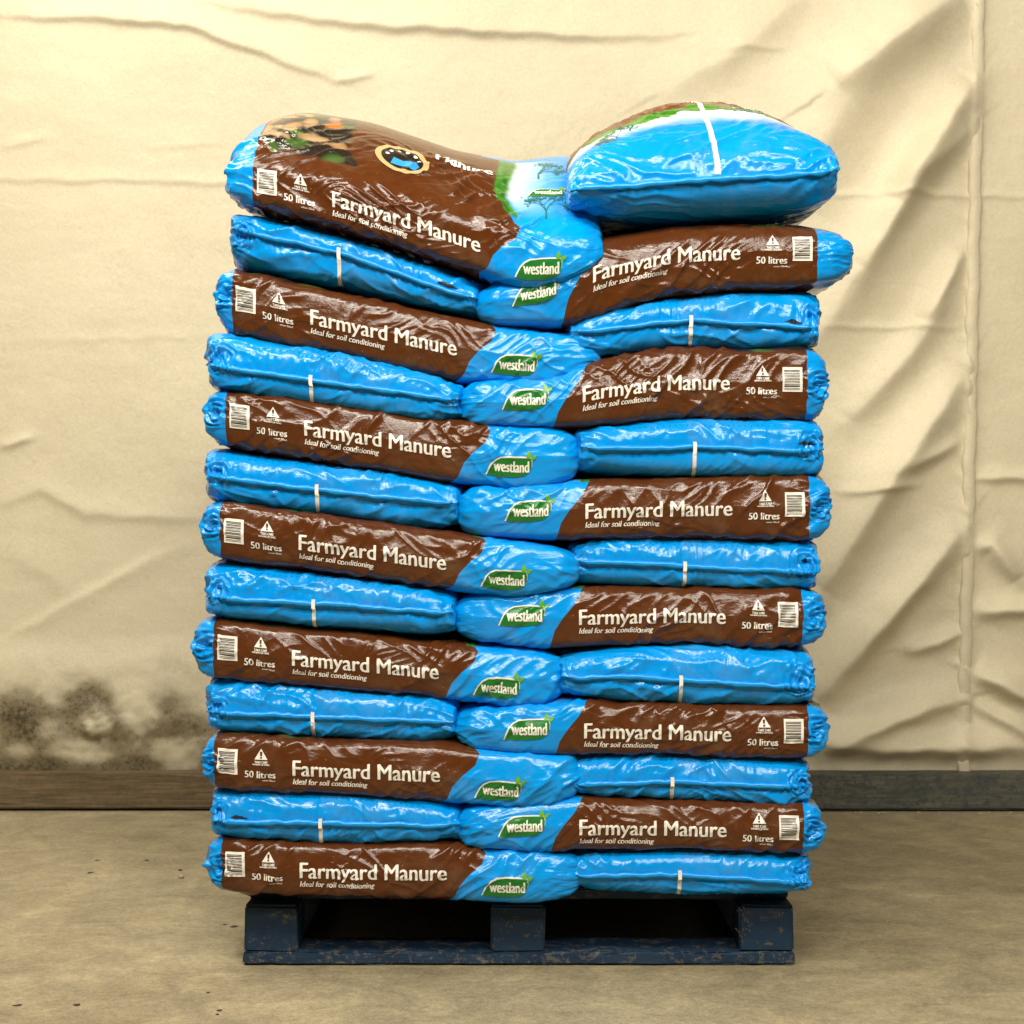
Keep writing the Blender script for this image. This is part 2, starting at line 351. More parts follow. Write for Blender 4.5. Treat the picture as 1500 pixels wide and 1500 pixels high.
def end_sack(x0, x1, top, bot, seam, seed, yf=-.06, length=.66, n=8., nlow=8., pw=.29, p=6.5, deck=None, ros=None, tilt=0., dense=False, amp=1., wide=.0, low=False):
    """sack with its end to the front: long axis Y"""
    s = Sack(); s.cache = {}
    e = (1-np.cos(np.linspace(0, np.pi/2, 46 if not low else 12)))
    d = np.concatenate([.36*e, (np.linspace(.36, 1.64, 26 if not dense else 90))[1:-1], 2-.36*e[::-1][::3]]); xi = d-1; xi[-1] = 1
    if dense: ph = phis([(-5, 185, 200)], [(185, 355, 120)])
    elif low: ph = phis([(0, 180, 40)], [(180, 360, 40)])
    else: ph = phis([(0, 38, 14), (38, 142, 180), (142, 180, 14)], [(180, 218, 14), (218, 322, 150), (322, 360, 14)])
    # even spacing across the width
    eta, zeta = section(ph, n, nlow); pe = p
    b = np.clip(1-np.abs(xi)**pe, 0, 1)**pw; a = 1-.05*np.abs(xi)**12+wide*sstep(.6, 1, -xi)-wide*.5
    xc, hw = (x0+x1)/2, (x1-x0)/2
    px = xc+eta[None]*a[:, None]*hw
    zt = wz(smooth_profile(top, px)-4.5); zb = wz(smooth_profile(bot, px)+4.5); zs = wz(smooth_profile(seam, px)+2.6*perlin(px/38, px*0+seed*.37, seed)+1.2*perlin(px/13, px*0+seed*.7, seed+1))
    bk = sstep(-1, -.5, xi)[:, None]; zs = zs*(1-bk)+(zt+zb)/2*bk
    G = np.zeros((len(xi), len(ph), 3)); G[..., 0] = wx(px); G[..., 1] = yf+length/2*(1+xi)[:, None]
    ze = zeta[None]*b[:, None]; G[..., 2] = np.where(ze > 0, zs+ze*(zt-zs), zs+ze*(zs-zb))
    if tilt:
        G[..., 2] += (G[..., 1]-yf)*math.tan(math.radians(tilt))*np.where(ze > 0, 1, .1)*sstep(.0, .05, G[..., 1]-yf)
        G[..., 2] += .05*np.clip(ze, 0, 1)*np.cos(eta*np.pi/2)[None]**1.2*sstep(-1, -.4, xi)[:, None]
    if deck is not None:
        k2 = sstep(-.02, .03, G[..., 1]); G[..., 2] = np.where(G[..., 2] < deck, G[..., 2]+(deck-G[..., 2])*k2, G[..., 2])
    s.G = G; s.lon = G[:, 0, 1].copy(); s.finish()
    ai = np.concatenate([np.zeros((1, len(ph))), np.cumsum(np.linalg.norm(np.diff(G, axis=0), axis=2), 0)], 0)
    sg = np.sign(zeta)[None]*np.ones_like(ai); V = ai*sg; U = G[..., 0]
    if not low:
        pk = np.exp(-ai/.03)
        h = amp*(.0050*creases(U, V, .6, .036, .2, seed, 5, .16)+.0024*creases(U, V, .9, .016, .09, seed+20, 4.5, .12)+.0038*creases(U, V, -.35, .028, .15, seed+40, 5.5, .16))
        h += .004*perlin(U/.13, V/.06, seed+60)
        h += pk*(.0050*creases(U, V*.35, 1.57, .013, .06, seed+31, 4, .12)+.0030*perlin(U/.012, V/.04, seed+33))
        ck = sstep(.72, .98, np.abs(eta))[None]*np.exp(-ai/.08)
        h += ck*(.0032*creases(U, V, 1.2, .012, .05, seed+50, 3.5, .5)+.003*perlin(U/.012, V/.018, seed+51))
        h -= ck*.006*(1+perlin(U/.02, V/.02, seed+52))
        # lower half tucks back under the seam
        h -= .004*np.exp(-ai/.02)*(sg < 0)
        h *= sstep(.5, .3, ai)
        h[0] = h[0].mean()*0
        if ros:
            for r in ros: h += rosette(G[..., 0], G[..., 2], G[..., 1], wx(r[0]), wz(r[1]), r[2]*PX*1.25, .0036, seed, yf)
        s.disp(h)
    s.cache = {}
    j0 = int(np.argmin(np.abs(ph-np.pi))); s.jl = j0; s.jr = int(np.argmin(np.abs(np.cos(ph)-1)))
    s.eta, s.zeta, s.ph, s.pxrow = eta, zeta, ph, px; s.ai = ai
    loc = (float(wx(xc)), yf+length/2, float(zb.min()))
    dist = np.repeat((G[:, :1, 1]-yf)/PX, len(ph), 1)
    br = np.minimum(dist-160, length/PX-48-dist)
    art = np.zeros(G.shape[:2]+(4,))
    return s, br, art, loc
def cap_map(s, upper=True):
    """px across, px of surface up (or down) from the end seam"""
    jj = np.where((s.zeta > .02) if upper else (s.zeta < -.02))[0]; oo = jj[np.argsort(s.eta[jj])]; od = np.argsort(s.pxrow[1, oo])
    def f(P, off):
        fi = np.interp(P[:, 1]*PX, s.ai[:, oo[len(oo)//2]], np.arange(len(s.ai)))
        fj = np.array([np.interp(x, s.pxrow[int(i), oo], oo.astype(float)) for x, i in zip(P[:, 0], fi)])
        A, N = s.sample(fi, fj); return A+N*off, N
    return f
TEARS = {('R', 9): (1165, 1196, 8), ('R', 11): (1148, 1176, 3), ('L', 2): (338, 366, 4), ('R', 7): (1174, 1186, 14), ('L', 12): (640, 672, 5)}
def cap_marks(s, k, n, x0, x1, e, loc, seed):
    rr = random.Random(seed); f = cap_map(s)
    dots = sum([circle(x+rr.uniform(-.6, .6), 33+rr.uniform(-1, 1)+3*math.sin(x/60), .75, n=6) for x in np.arange(x0+55, x1-60, 8.5)], [])
    decal('vent_holes', s, poly_print(dots), f, .0009, M_VENT, e, loc)
    if (k, n) in TEARS:
        a, b, y = TEARS[(k, n)]; up = [(a+(b-a)*t, y+5*math.sin(math.pi*t)*rr.uniform(.5, 1)) for t in np.linspace(1, 0, 9)[1:-1]]; lo = [(a+(b-a)*t, y-1.5*math.sin(math.pi*t)*rr.uniform(.3, 1)) for t in np.linspace(0, 1, 9)]
        decal('torn_slit', s, poly_print([lo+up]), f, .0012, M_SLIT, e, loc)
def seam_fin(s, parent, loc, seed, w=.0075):
    j = np.where(s.zeta >= 0)[0]; j = j[np.argsort(s.G[1, j, 0])]; P = s.G[0, j]; x = P[:, 0]
    k = (x > x.min()+.012) & (x < x.max()-.012); P = P[k]; x = P[:, 0]
    wav = perlin(x/.03, x*0+seed, seed)+.6*perlin(x/.011, x*0+seed+.5, seed+1); en = sstep(0, .02, x-x.min())*sstep(0, .02, x.max()-x)
    prof = [(.004, .0035), (-.0035, .0028), (-.0058, -.0005), (-.0052, -w), (-.0036, -w+.0008), (-.003, -.002), (.004, -.003)]
    V = []
    for q in range(len(P)):
        for (py, pz) in prof: V.append((P[q, 0], P[q, 1]+py*(.4+.6*en[q])+.0016*wav[q]*(py < 0), P[q, 2]+pz*(1+.5*wav[q])*(.4+.6*en[q])+.0012*wav[q]))
    n = len(prof); F = [[q*n+r, (q+1)*n+r, (q+1)*n+r+1, q*n+r+1] for q in range(len(P)-1) for r in range(n-1)]
    F += [[q*n+n-1, (q+1)*n+n-1, (q+1)*n, q*n] for q in range(len(P)-1)]; F += [list(range(n))[::-1], [(len(P)-1)*n+r for r in range(n)]]
    link_mesh('end_seam', mesh_from('end_seam', np.array(V)-np.array(loc), F, M_BLUE), parent)
def stripe(s, parent, loc, px, upper=False, w=5.4, to=None, lean=0.):
    jj = np.where((s.zeta > .02) if upper else (s.zeta < -.02))[0]; o = jj[np.argsort(s.eta[jj])]
    lim = to if to else .085; rows = np.arange(1, len(s.G)*.8).astype(float); V, F, Nn = [], [], []
    xs = lambda i: s.pxrow[int(i), o]
    q = 0
    if not upper:
        for dy, dz in ((-.0030, .0065), (-.0078, .0030), (-.0085, -.001), (-.0080, -.009)):
            for c in range(4):
                fj = np.interp(px-w/2+w*c/3, xs(1), np.arange(len(o))); P = s.G[0, o[int(fj)]]; X_ = wx(px-w/2+w*c/3); V.append(np.array([X_, P[1]+dy, P[2]+dz])); Nn.append(np.array([0, -1., .15]))
            if q: F += [[(q-1)*4+c, (q-1)*4+c+1, q*4+c+1, q*4+c] for c in range(3)]
            q += 1
    for i in rows:
        t = i/len(rows); aa = s.ai[int(i), o[len(o)//2]]
        if aa < (.004 if upper else .011): continue
        if aa > lim: break
        ww = w*(1+.05*math.sin(i*.35)+.03*math.sin(i*.9)); pc = px+lean*aa/lim
        for c in range(4):
            fj = np.interp(pc-ww/2+ww*c/3, xs(i), np.arange(len(o))); j = int(min(fj, len(o)-2)); t = fj-j
            P = s.G[int(i), o[j]]*(1-t)+s.G[int(i), o[j+1]]*t; N = s.N[int(i), o[j]]*(1-t)+s.N[int(i), o[j+1]]*t; V.append(P+N*.0010); Nn.append(N)
        if q: F += [[(q-1)*4+c, (q-1)*4+c+1, q*4+c+1, q*4+c] for c in range(3)]
        q += 1
    F2 = [f if np.dot(np.cross(V[f[1]]-V[f[0]], V[f[2]]-V[f[0]]), Nn[f[0]]) > 0 else f[::-1] for f in F]
    link_mesh('white_stripe', mesh_from('white_stripe', np.array(V)-np.array(loc), F2, M_STRIPE, True, Nn), parent)
# ------------------------------------------------------------------ floor
def grid_mesh(name, X, Y, Z, m):
    ni, nj = X.shape; V = np.stack([X, Y, Z], -1).reshape(-1, 3); i, j = np.meshgrid(np.arange(ni-1), np.arange(nj-1), indexing='ij')
    F = np.stack([i*nj+j, (i+1)*nj+j, (i+1)*nj+j+1, i*nj+j+1], -1).reshape(-1, 4)
    me = bpy.data.meshes.new(name); me.vertices.add(len(V)); me.vertices.foreach_set('co', V.ravel()); me.loops.add(F.size)
    me.loops.foreach_set('vertex_index', F.ravel()); me.polygons.add(len(F)); me.polygons.foreach_set('loop_start', np.arange(len(F))*4)
    me.polygons.foreach_set('use_smooth', np.ones(len(F), bool)); me.update(calc_edges=True); me.materials.append(m); return me
def floor_mat():
    m, nt, b = mat('dusty_concrete'); L = nt.links; tc = nd(nt, 'ShaderNodeTexCoord').outputs['Object']
    big = noise(nt, 1.3, 5, .6, tc, .6); mid = noise(nt, 9, 6, .65, mapping(nt, tc, (1, 1.15, 1)), .7); fine = math_(nt, 'ADD', math_(nt, 'MULTIPLY', noise(nt, 260, 3, .8, tc), .55), math_(nt, 'MULTIPLY', noise(nt, 70, 5, .75, tc), .45))
    c = ramp(nt, big, [(.3, (.215, .172, .100)), (.5, (.29, .236, .143)), (.7, (.36, .298, .187))])
    c = mix(nt, .8, c, ramp(nt, mid, [(.3, (.34, .34, .34)), (.52, (.5, .5, .5)), (.72, (.68, .68, .66))]), 'OVERLAY')
    c = mix(nt, .6, c, ramp(nt, fine, [(.34, (.2, .2, .2)), (.5, (.5, .5, .5)), (.66, (.8, .8, .8))]), 'OVERLAY')
    # pale scuffs and dark spots worn into the slab
    sc_ = noise(nt, 3.2, 6, .7, mapping(nt, tc, (.8, 2.6, 1), (0, 0, .5)), 1.2); c = mix(nt, math_(nt, 'MULTIPLY', ramp(nt, sc_, [(.60, (0, 0, 0)), (.75, (1, 1, 1))]), .28), c, (.50, .42, .29))
    dk = noise(nt, 6, 5, .7, mapping(nt, tc, (1, 2.5, 1), (0, 0, -.2)), .5); c = mix(nt, math_(nt, 'MULTIPLY', ramp(nt, dk, [(.62, (0, 0, 0)), (.76, (1, 1, 1))]), .35), c, (.10, .075, .045))
    L.new(c, b.inputs['Base Color']); b.inputs['Roughness'].default_value = .78; b.inputs['Specular IOR Level'].default_value = .3
    h = math_(nt, 'ADD', math_(nt, 'MULTIPLY', mid, .6), math_(nt, 'MULTIPLY', fine, .35)); bump(nt, b, h, .5, .004); return m
X, Y = np.meshgrid(np.linspace(-4, 4, 60), np.linspace(-4, 1.75, 44), indexing='ij')
prop(link_mesh('floor', grid_mesh('floor', X, Y, .0012*fbm(X*1.5, Y*1.5, 5)-.002, floor_mat())), kind='structure')
# ------------------------------------------------------------------ sheeted wall
WY = 1.62; WS = 2415/(3+WY)
def wallx(px): return (np.asarray(px, float)-750)/WS
def wallz(py): return CAMZ+(750-np.asarray(py, float))/WS
def wall_mat():
    m, nt, b = mat('cream_sheeting'); L = nt.links; tc = nd(nt, 'ShaderNodeTexCoord').outputs['Object']
    st = nd(nt, 'ShaderNodeAttribute', attribute_name='stain').outputs['Fac']
    big = noise(nt, 1.6, 5, .55, tc, .4); fine = noise(nt, 140, 4, .7, tc)
    c = ramp(nt, big, [(.3, (.58, .505, .35)), (.55, (.64, .56, .395)), (.75, (.67, .59, .425))])
    c = mix(nt, .26, c, ramp(nt, fine, [(.3, (.3, .3, .3)), (.7, (.68, .68, .68))]), 'OVERLAY')
    sp = noise(nt, 26, 6, .75, tc, 1.); c = mix(nt, math_(nt, 'MULTIPLY', ramp(nt, sp, [(.60, (0, 0, 0)), (.74, (1, 1, 1))]), .32), c, (.40, .31, .17))
    # grime and mould low on the left
    g1 = noise(nt, 7, 7, .75, tc, .6); g2 = noise(nt, 75, 5, .8, tc)
    k = math_(nt, 'SUBTRACT', math_(nt, 'ADD', st, math_(nt, 'MULTIPLY', math_(nt, 'SUBTRACT', g1, .5), 1.3)), .35)
    k1 = math_(nt, 'MULTIPLY', k, 1.8, True); k1 = math_(nt, 'MULTIPLY', k1, st, True)
    c = mix(nt, math_(nt, 'MULTIPLY', k1, .9), c, (.15, .112, .055))
    k2 = math_(nt, 'MULTIPLY', math_(nt, 'ADD', math_(nt, 'SUBTRACT', k, .66), math_(nt, 'MULTIPLY', math_(nt, 'SUBTRACT', g2, .5), 3.)), 2., True)
    c = mix(nt, math_(nt, 'MULTIPLY', k2, math_(nt, 'MULTIPLY', st, 1.2, True)), c, (.075, .056, .029))
    L.new(c, b.inputs['Base Color']); b.inputs['Roughness'].default_value = .5; b.inputs['Specular IOR Level'].default_value = .3
    h = math_(nt, 'ADD', math_(nt, 'MULTIPLY', noise(nt, 22, 6, .65, tc, .8), 1.), math_(nt, 'MULTIPLY', fine, .12)); bump(nt, b, h, .30, .006); return m
xs = np.concatenate([np.linspace(-3.6, -1.5, 20), np.linspace(-1.48, 1.48, 430), np.linspace(1.5, 3.6, 20)]); zs_ = np.concatenate([np.linspace(.055, 2.3, 360), np.linspace(2.33, 4.2, 16)])
X, Z = np.meshgrid(xs, zs_, indexing='ij'); pxg = 750+X*WS; pyg = 750-(Z-CAMZ)*WS
def fold(pts, wa, wb, A, taper=True):
    """a fold along a polyline of photograph pixels: wa/wb px widths of its upper and lower flank, A metres of relief"""
    best = np.full(pxg.shape, 1e9); sd = np.zeros_like(best); tt = np.zeros_like(best); pts = np.array(pts, float); L = np.concatenate([[0], np.cumsum(np.hypot(*np.diff(pts, axis=0).T))])
    jx = 5*perlin(pxg/40, pyg/40, 77)
    for q in range(len(pts)-1):
        a, b = pts[q], pts[q+1]; d = b-a; l2 = (d**2).sum(); t = np.clip(((pxg-a[0])*d[0]+(pyg+jx-a[1])*d[1])/l2, 0, 1)
        ex, ey = pxg-(a[0]+t*d[0]), pyg+jx-(a[1]+t*d[1]); r = np.hypot(ex, ey); k = r < best
        side = np.sign(d[0]*ey-d[1]*ex); best = np.where(k, r, best); sd = np.where(k, side, sd); tt = np.where(k, (L[q]+t*math.sqrt(l2))/L[-1], tt)
    w = np.where(sd < 0, wa, wb)*(1.15 if FK > 2 else 1); h = A*np.exp(-(best/w)**1.6)
    return FK*h*np.sin(np.pi*np.clip(tt, .02, .98))**.5 if taper else h
FK = 1.05
H = .006*fbm(X*1.1, Z*1.1, 21)+.0022*fbm(X*5, Z*7, 31)
for a in [([(0, 22), (140, 28), (270, 36), (340, 62), (430, 95), (495, 118)], 26, 4, .011), ([(490, 119), (515, 117), (548, 105)], 8, 4, .006), ([(330, 10), (430, 22), (540, 38), (640, 42), (780, 50), (880, 55), (985, 53)], 32, 6, .014),
          ([(-60, 262), (130, 264), (345, 268), (520, 268)], 12, 3.5, .0035), ([(0, 500), (330, 492)], 8, 6, .0015), ([(0, 657), (50, 641)], 10, 5, .008), ([(-20, 745), (60, 716), (125, 752), (300, 760)], 24, 9, .007), ([(0, 940), (130, 870), (260, 800)], 8, 14, .006),
          ([(0, 215), (60, 205), (75, 202)], 12, 5, .003), ([(215, 215), (330, 213)], 8, 4, .0015), ([(0, 810), (60, 830), (110, 880)], 30, 16, .005), ([(980, 130), (1080, 75), (1180, -10)], 60, 26, .020), ([(1060, 72), (1150, 71)], 8, 4, .004)]: H += fold(*a)
FK = 3.8
# folds pulled diagonally towards the hem on the right
for a in [([(1300, 300), (1360, 215), (1425, 118)], 26, 22, .021), ([(1215, 130), (1300, 70), (1405, -10)], 50, 30, .022), ([(1255, 400), (1340, 262), (1420, 190)], 24, 16, .013), ([(1180, 520), (1280, 370), (1330, 290)], 40, 30, .012),
          ([(1350, 475), (1410, 365)], 16, 11, .010), ([(1200, 870), (1290, 720), (1375, 600), (1412, 540)], 30, 22, .018), ([(1190, 1030), (1290, 910), (1360, 830), (1412, 766)], 28, 19, .020), ([(1200, 1100), (1290, 1060), (1360, 1035), (1412, 1022)], 24, 13, .014),
          ([(1320, 952), (1370, 945), (1412, 925)], 14, 8, .007), ([(1240, 620), (1330, 520), (1400, 420)], 22, 18, .009), ([(1320, 690), (1405, 645)], 12, 9, .006), ([(1150, 290), (1240, 150), (1300, 100)], 60, 50, .012),
          ([(1425, 800), (1450, 800), (1490, 850)], 16, 12, .010), ([(1422, 985), (1460, 1000), (1530, 1040)], 20, 12, .014), ([(1422, 895), (1530, 895)], 16, 10, .009), ([(1422, 700), (1530, 702)], 9, 5, .004), ([(1200, 288), (1340, 287), (1530, 289)], 5, 3, .0018), ([(1422, 1030), (1530, 1085)], 14, 10, .008),
          ([(1180, 1085), (1300, 1095), (1530, 1092)], 26, 14, .014), ([(1230, 722), (1340, 712)], 7, 4, .004), ([(1200, 480), (1420, 480)], 5, 3, .0014)]: H += fold(*a)
hx = np.interp(pyg, [0, 1080], [1432, 1410])
dl = hx-pxg; H += .0065*(np.abs(np.sin(pyg/11.+1.5*perlin(pyg/40, pyg*0, 3)+dl/14.))**2)*np.exp(-np.abs(dl)/13)*(.4+.6*(dl > 0)); H += .004*np.exp(-(dl/9.)**4)
# crumbled patch low on the left
lump = np.exp(-((pxg-145)/32)**2-((pyg-1052)/24)**2); H += .013*lump*(1+1.6*fbm(X*22, Z*26, 9)); H += .016*np.exp(-((pxg-130)/150)**2-((pyg-1075)/60)**2)*(1+.7*fbm(X*12, Z*14, 19))
H += .022*sstep(925, 985, pyg)*sstep(420, 300, pxg)*(.5+.5*fbm(X*4, Z*3, 41))
Yw = WY-H
me = grid_mesh('wall', X, Yw, Z, wall_mat()); stn = sstep(870, 1070, pyg+70*fbm(X*3, Z*3, 51))*sstep(520, 400, pxg)*np.clip(.85+.75*fbm(X*4.5, Z*7, 53), .15, 1.25)*(1-.4*sstep(.2, .9, lump+.5*fbm(X*14, Z*16, 13)))
stn = np.clip(stn*(.84+.4*np.exp(-((pxg-80)/140)**2-((pyg-1030)/60)**2))+.5*sstep(1098, 1125, pyg)*sstep(500, 100, pxg), 0, 1.3); stn = np.maximum(stn, .42*sstep(1085, 1128, pyg+15*fbm(X*5, Z*5, 61)))
at = me.attributes.new('stain', 'FLOAT', 'POINT'); at.data.foreach_set('value', stn.ravel().astype(np.float32))
wall = prop(link_mesh('wall', me), kind='structure')
# stitched hem running down the sheet
zz = np.linspace(.09, 2.32, 160); cx = wallx(np.interp(750-(zz-CAMZ)*WS, [0, 1080], [1432, 1410])); V = []; F = []
for q, (z, x) in enumerate(zip(zz, cx)):
    wv = .002*math.sin(z*31)+.0015*math.sin(z*83); 
    for dx, dy in ((-.017, .004), (-.016, -.004), (-.013, -.0075), (.013, -.0075), (.016, -.004), (.017, .004)): V.append((x+dx+wv, WY-.012+dy+.3*wv, z))
    if q: F += [[(q-1)*6+c, q*6+c, q*6+c+1, (q-1)*6+c+1] for c in range(5)]
link_mesh('hem_strip', mesh_from('hem_strip', V, [f[::-1] for f in F], wall.data.materials[0]), wall)
# ------------------------------------------------------------------ timbers at the foot of the wall
def wood_mat(name, c0, c1, c2, scale=(2, 30, 30), paint=None):
    m, nt, b = mat(name); tc = nd(nt, 'ShaderNodeTexCoord').outputs['Object']; g = noise(nt, 3, 7, .7, mapping(nt, tc, scale), .5)
    c = ramp(nt, g, [(.25, c0), (.5, c1), (.75, c2)]); c = mix(nt, .35, c, ramp(nt, noise(nt, 60, 5, .75, tc), [(.3, (.2, .2, .2)), (.7, (.75, .75, .75))]), 'OVERLAY')
    if paint:
        w = noise(nt, 30, 8, .8, mapping(nt, tc, (1, 1, 1.4)), .5); w2 = noise(nt, 120, 4, .7, tc)
        k = ramp(nt, math_(nt, 'ADD', w, math_(nt, 'MULTIPLY', math_(nt, 'SUBTRACT', w2, .5), .35)), [(paint[1], (0, 0, 0)), (paint[1]+.07, (1, 1, 1))]); c = mix(nt, k, c, mix(nt, noise(nt, 9, 4, .6, tc), paint[2], paint[3]))
    nt.links.new(c, b.inputs['Base Color']); b.inputs['Roughness'].default_value = .62; b.inputs['Specular IOR Level'].default_value = .35
    bump(nt, b, math_(nt, 'ADD', g, math_(nt, 'MULTIPLY', noise(nt, 90, 5, .7, tc), .4)), .6, .003); return m
def board(name, x0, x1, y0, y1, z0, z1, m, parent=None, origin=(0, 0, 0), seed=0, bev=.003, nseg=1, chip=0.):
    bm = bmesh.new(); bmesh.ops.create_cube(bm, size=1)
    for v in bm.verts: v.co = Vector(((x0+x1)/2+v.co.x*(x1-x0), (y0+y1)/2+v.co.y*(y1-y0), (z0+z1)/2+v.co.z*(z1-z0)))
    if nseg > 1:
        ax = 0 if x1-x0 > y1-y0 else 1; lo, hi = ((x0, x1), (y0, y1))[ax]
        for k in range(1, nseg):
            co = [0, 0, 0]; co[ax] = lo+(hi-lo)*k/nseg; no = [0, 0, 0]; no[ax] = 1
            bmesh.ops.bisect_plane(bm, geom=bm.verts[:]+bm.edges[:]+bm.faces[:], plane_co=co, plane_no=no)
    sharp = [e for e in bm.edges if len(e.link_faces) == 2 and e.calc_face_angle() > .5]
    bmesh.ops.bevel(bm, geom=sharp, offset=bev, segments=2, affect='EDGES')
    rr = random.Random(seed)
    for v in bm.verts: v.co += Vector((rr.uniform(-1, 1), rr.uniform(-1, 1), rr.uniform(-1, 1)))*(.0008+chip*.004)
    for v in bm.verts: v.co -= Vector(origin)
    me = bpy.data.meshes.new(name); bm.to_mesh(me); bm.free(); me.materials.append(m); return link_mesh(name, me, parent)
MB1 = wood_mat('brown_timber', (.065, .043, .021), (.13, .088, .045), (.22, .155, .088), paint=(0, .60, (.17, .085, .022), (.12, .065, .026)))
MB2 = wood_mat('grey_timber', (.045, .045, .036), (.095, .09, .066), (.17, .15, .105), paint=(0, .50, (.034, .048, .056), (.06, .066, .058)))
a = board('skirting_timber', -3.0, .30, WY-.075, WY+.03, .006, .104, MB1, origin=(-1.3, WY, 0), seed=1, bev=.004, nseg=44)
a.location = (-1.3, WY, 0); prop(a, 'long brown weathered timber along foot of wall beside the mouldy patch', 'timber')
a = board('skirting_timber', .305, 3.2, WY-.080, WY+.03, .004, .101, MB2, origin=(1.7, WY, 0), seed=2, bev=.004, nseg=44)
a.location = (1.7, WY, 0); prop(a, 'long grey-blue weathered timber along foot of wall below the hemmed sheet', 'timber')
# ------------------------------------------------------------------ pallet
DECK = .126; pcx = float((760-750)/805)
MP = wood_mat('blue_painted_wood', (.05, .04, .022), (.10, .078, .04), (.16, .12, .06), (3, 3, 3), paint=(0, .37, (.002, .012, .042), (.007, .034, .060)))
MPB = wood_mat('worn_painted_wood', (.05, .05, .045), (.10, .095, .08), (.15, .14, .12), (2, 25, 25), paint=(0, .41, (.004, .019, .058), (.012, .034, .058)))
MPW = wood_mat('bare_pallet_wood', (.05, .03, .012), (.11, .066, .026), (.18, .115, .05), (3, 3, 3))
pal = prop(empty('pallet', (pcx, .6, 0)), 'blue painted wooden block pallet carrying the whole stack of sacks', 'pallet')
po = (pcx, .6, 0); bxs = [(-.5, -.402), (-.052, .048), (.402, .502)]; bys = [(.004, .104), (.53, .67), (1.08, 1.18)]
sd = 10
for (ax, bx_) in bxs:
    for (ay, by) in bys:
        sd += 1; m = MP if ay < .1 else MPW
        board('block', pcx+ax, pcx+bx_, ay, by, .0218, .1062 if ay < .1 else .0865, m, pal, po, sd, .004, chip=.25)
    board('stringer_board', pcx+ax+.001, pcx+bx_-.001, .1045, 1.19, .0860, .1058, MP, pal, po, sd+40, .003, 12, chip=.15)
for k, (ay, by) in enumerate([(0, .108), (1.08, 1.19)]): board('base_board', pcx-.503, pcx+.503, ay, by, 0, .0225, MPB, pal, po, 80+k, .003, 40, chip=.1)
for k, (ax, bx_) in enumerate(bxs): board('base_board', pcx+ax+.002, pcx+bx_-.002, .1085, 1.0795, .0, .0222, MPB, pal, po, 90+k, .003, 20)
for k, y0 in enumerate(np.linspace(.06, 1.09, 7)): board('deck_board', pcx-.50, pcx+.50, y0, y0+.098, .1052, DECK, MP, pal, po, 60+k, .003, 30)
# splintered corner of the right front block
bm = bmesh.new(); rr = random.Random(3)
for k in range(18):
    z = rr.uniform(.045, .112); x = .402+rr.gauss(.004, .006)+.10*max(0, .08-z)*.3; l = rr.uniform(.004, .011); a = rr.uniform(-.6, .6)
    p = Vector((x, .002-rr.uniform(0, .006), z)); d = Vector((math.sin(a), -.25*rr.random(), -math.cos(a)))*l; w = Vector((.0011, .0004, 0)); u = Vector((0, .0012, .0004))
    q = [bm.verts.new(p+s_) for s_ in (w, u, -w, -u)]; t = bm.verts.new(p+d); bm.faces.new(q)
    for c in range(4): bm.faces.new([q[c], t, q[(c+1) % 4]])
for v in bm.verts: v.co += Vector((pcx, 0, 0))-Vector(po)
me = bpy.data.meshes.new('splinters'); bm.to_mesh(me); bm.free(); me.materials.append(wood_mat('split_wood', (.06, .045, .018), (.11, .075, .028), (.17, .11, .04))); prop(link_mesh('splinters', me, pal), kind='stuff')
# ------------------------------------------------------------------ the stacked sacks
LS = [  # left column, sacks lying along the front, from the pallet up
 (1, 303, 849, [(303, 1229), (500, 1236), (660, 1236), (716, 1245), (849, 1248)], [(303, 1306), (504, 1313), (660, 1316), (772, 1324), (849, 1315)], 441, (322, 1272, 24)),
 (3, 298, 849, [(298, 1074), (330, 1076), (500, 1086), (640, 1088), (704, 1100), (849, 1104)], [(298, 1154), (440, 1160), (656, 1172), (764, 1184), (849, 1172)], 431, (311, 1118, 22)),
 (5, 280, 826, [(280, 906), (318, 908), (500, 928), (702, 950), (826, 957)], [(280, 990), (314, 994), (500, 1010), (656, 1022), (760, 1036), (826, 1031)], 429, (302, 946, 26)),
 (7, 294, 846, [(294, 733), (328, 736), (500, 760), (712, 789), (846, 806)], [(294, 817), (450, 832), (660, 862), (748, 874), (846, 864)], 440, (312, 770, 24)),
 (9, 297, 846, [(297, 568), (334, 572), (500, 592), (732, 624), (846, 627)], [(297, 648), (450, 668), (656, 704), (760, 717), (846, 708)], 447, (316, 605, 24)),
 (11, 312, 876, [(312, 390), (350, 394), (500, 428), (732, 478), (876, 492)], [(312, 482), (450, 508), (672, 556), (796, 562), (876, 560)], 455, (330, 432, 26))]
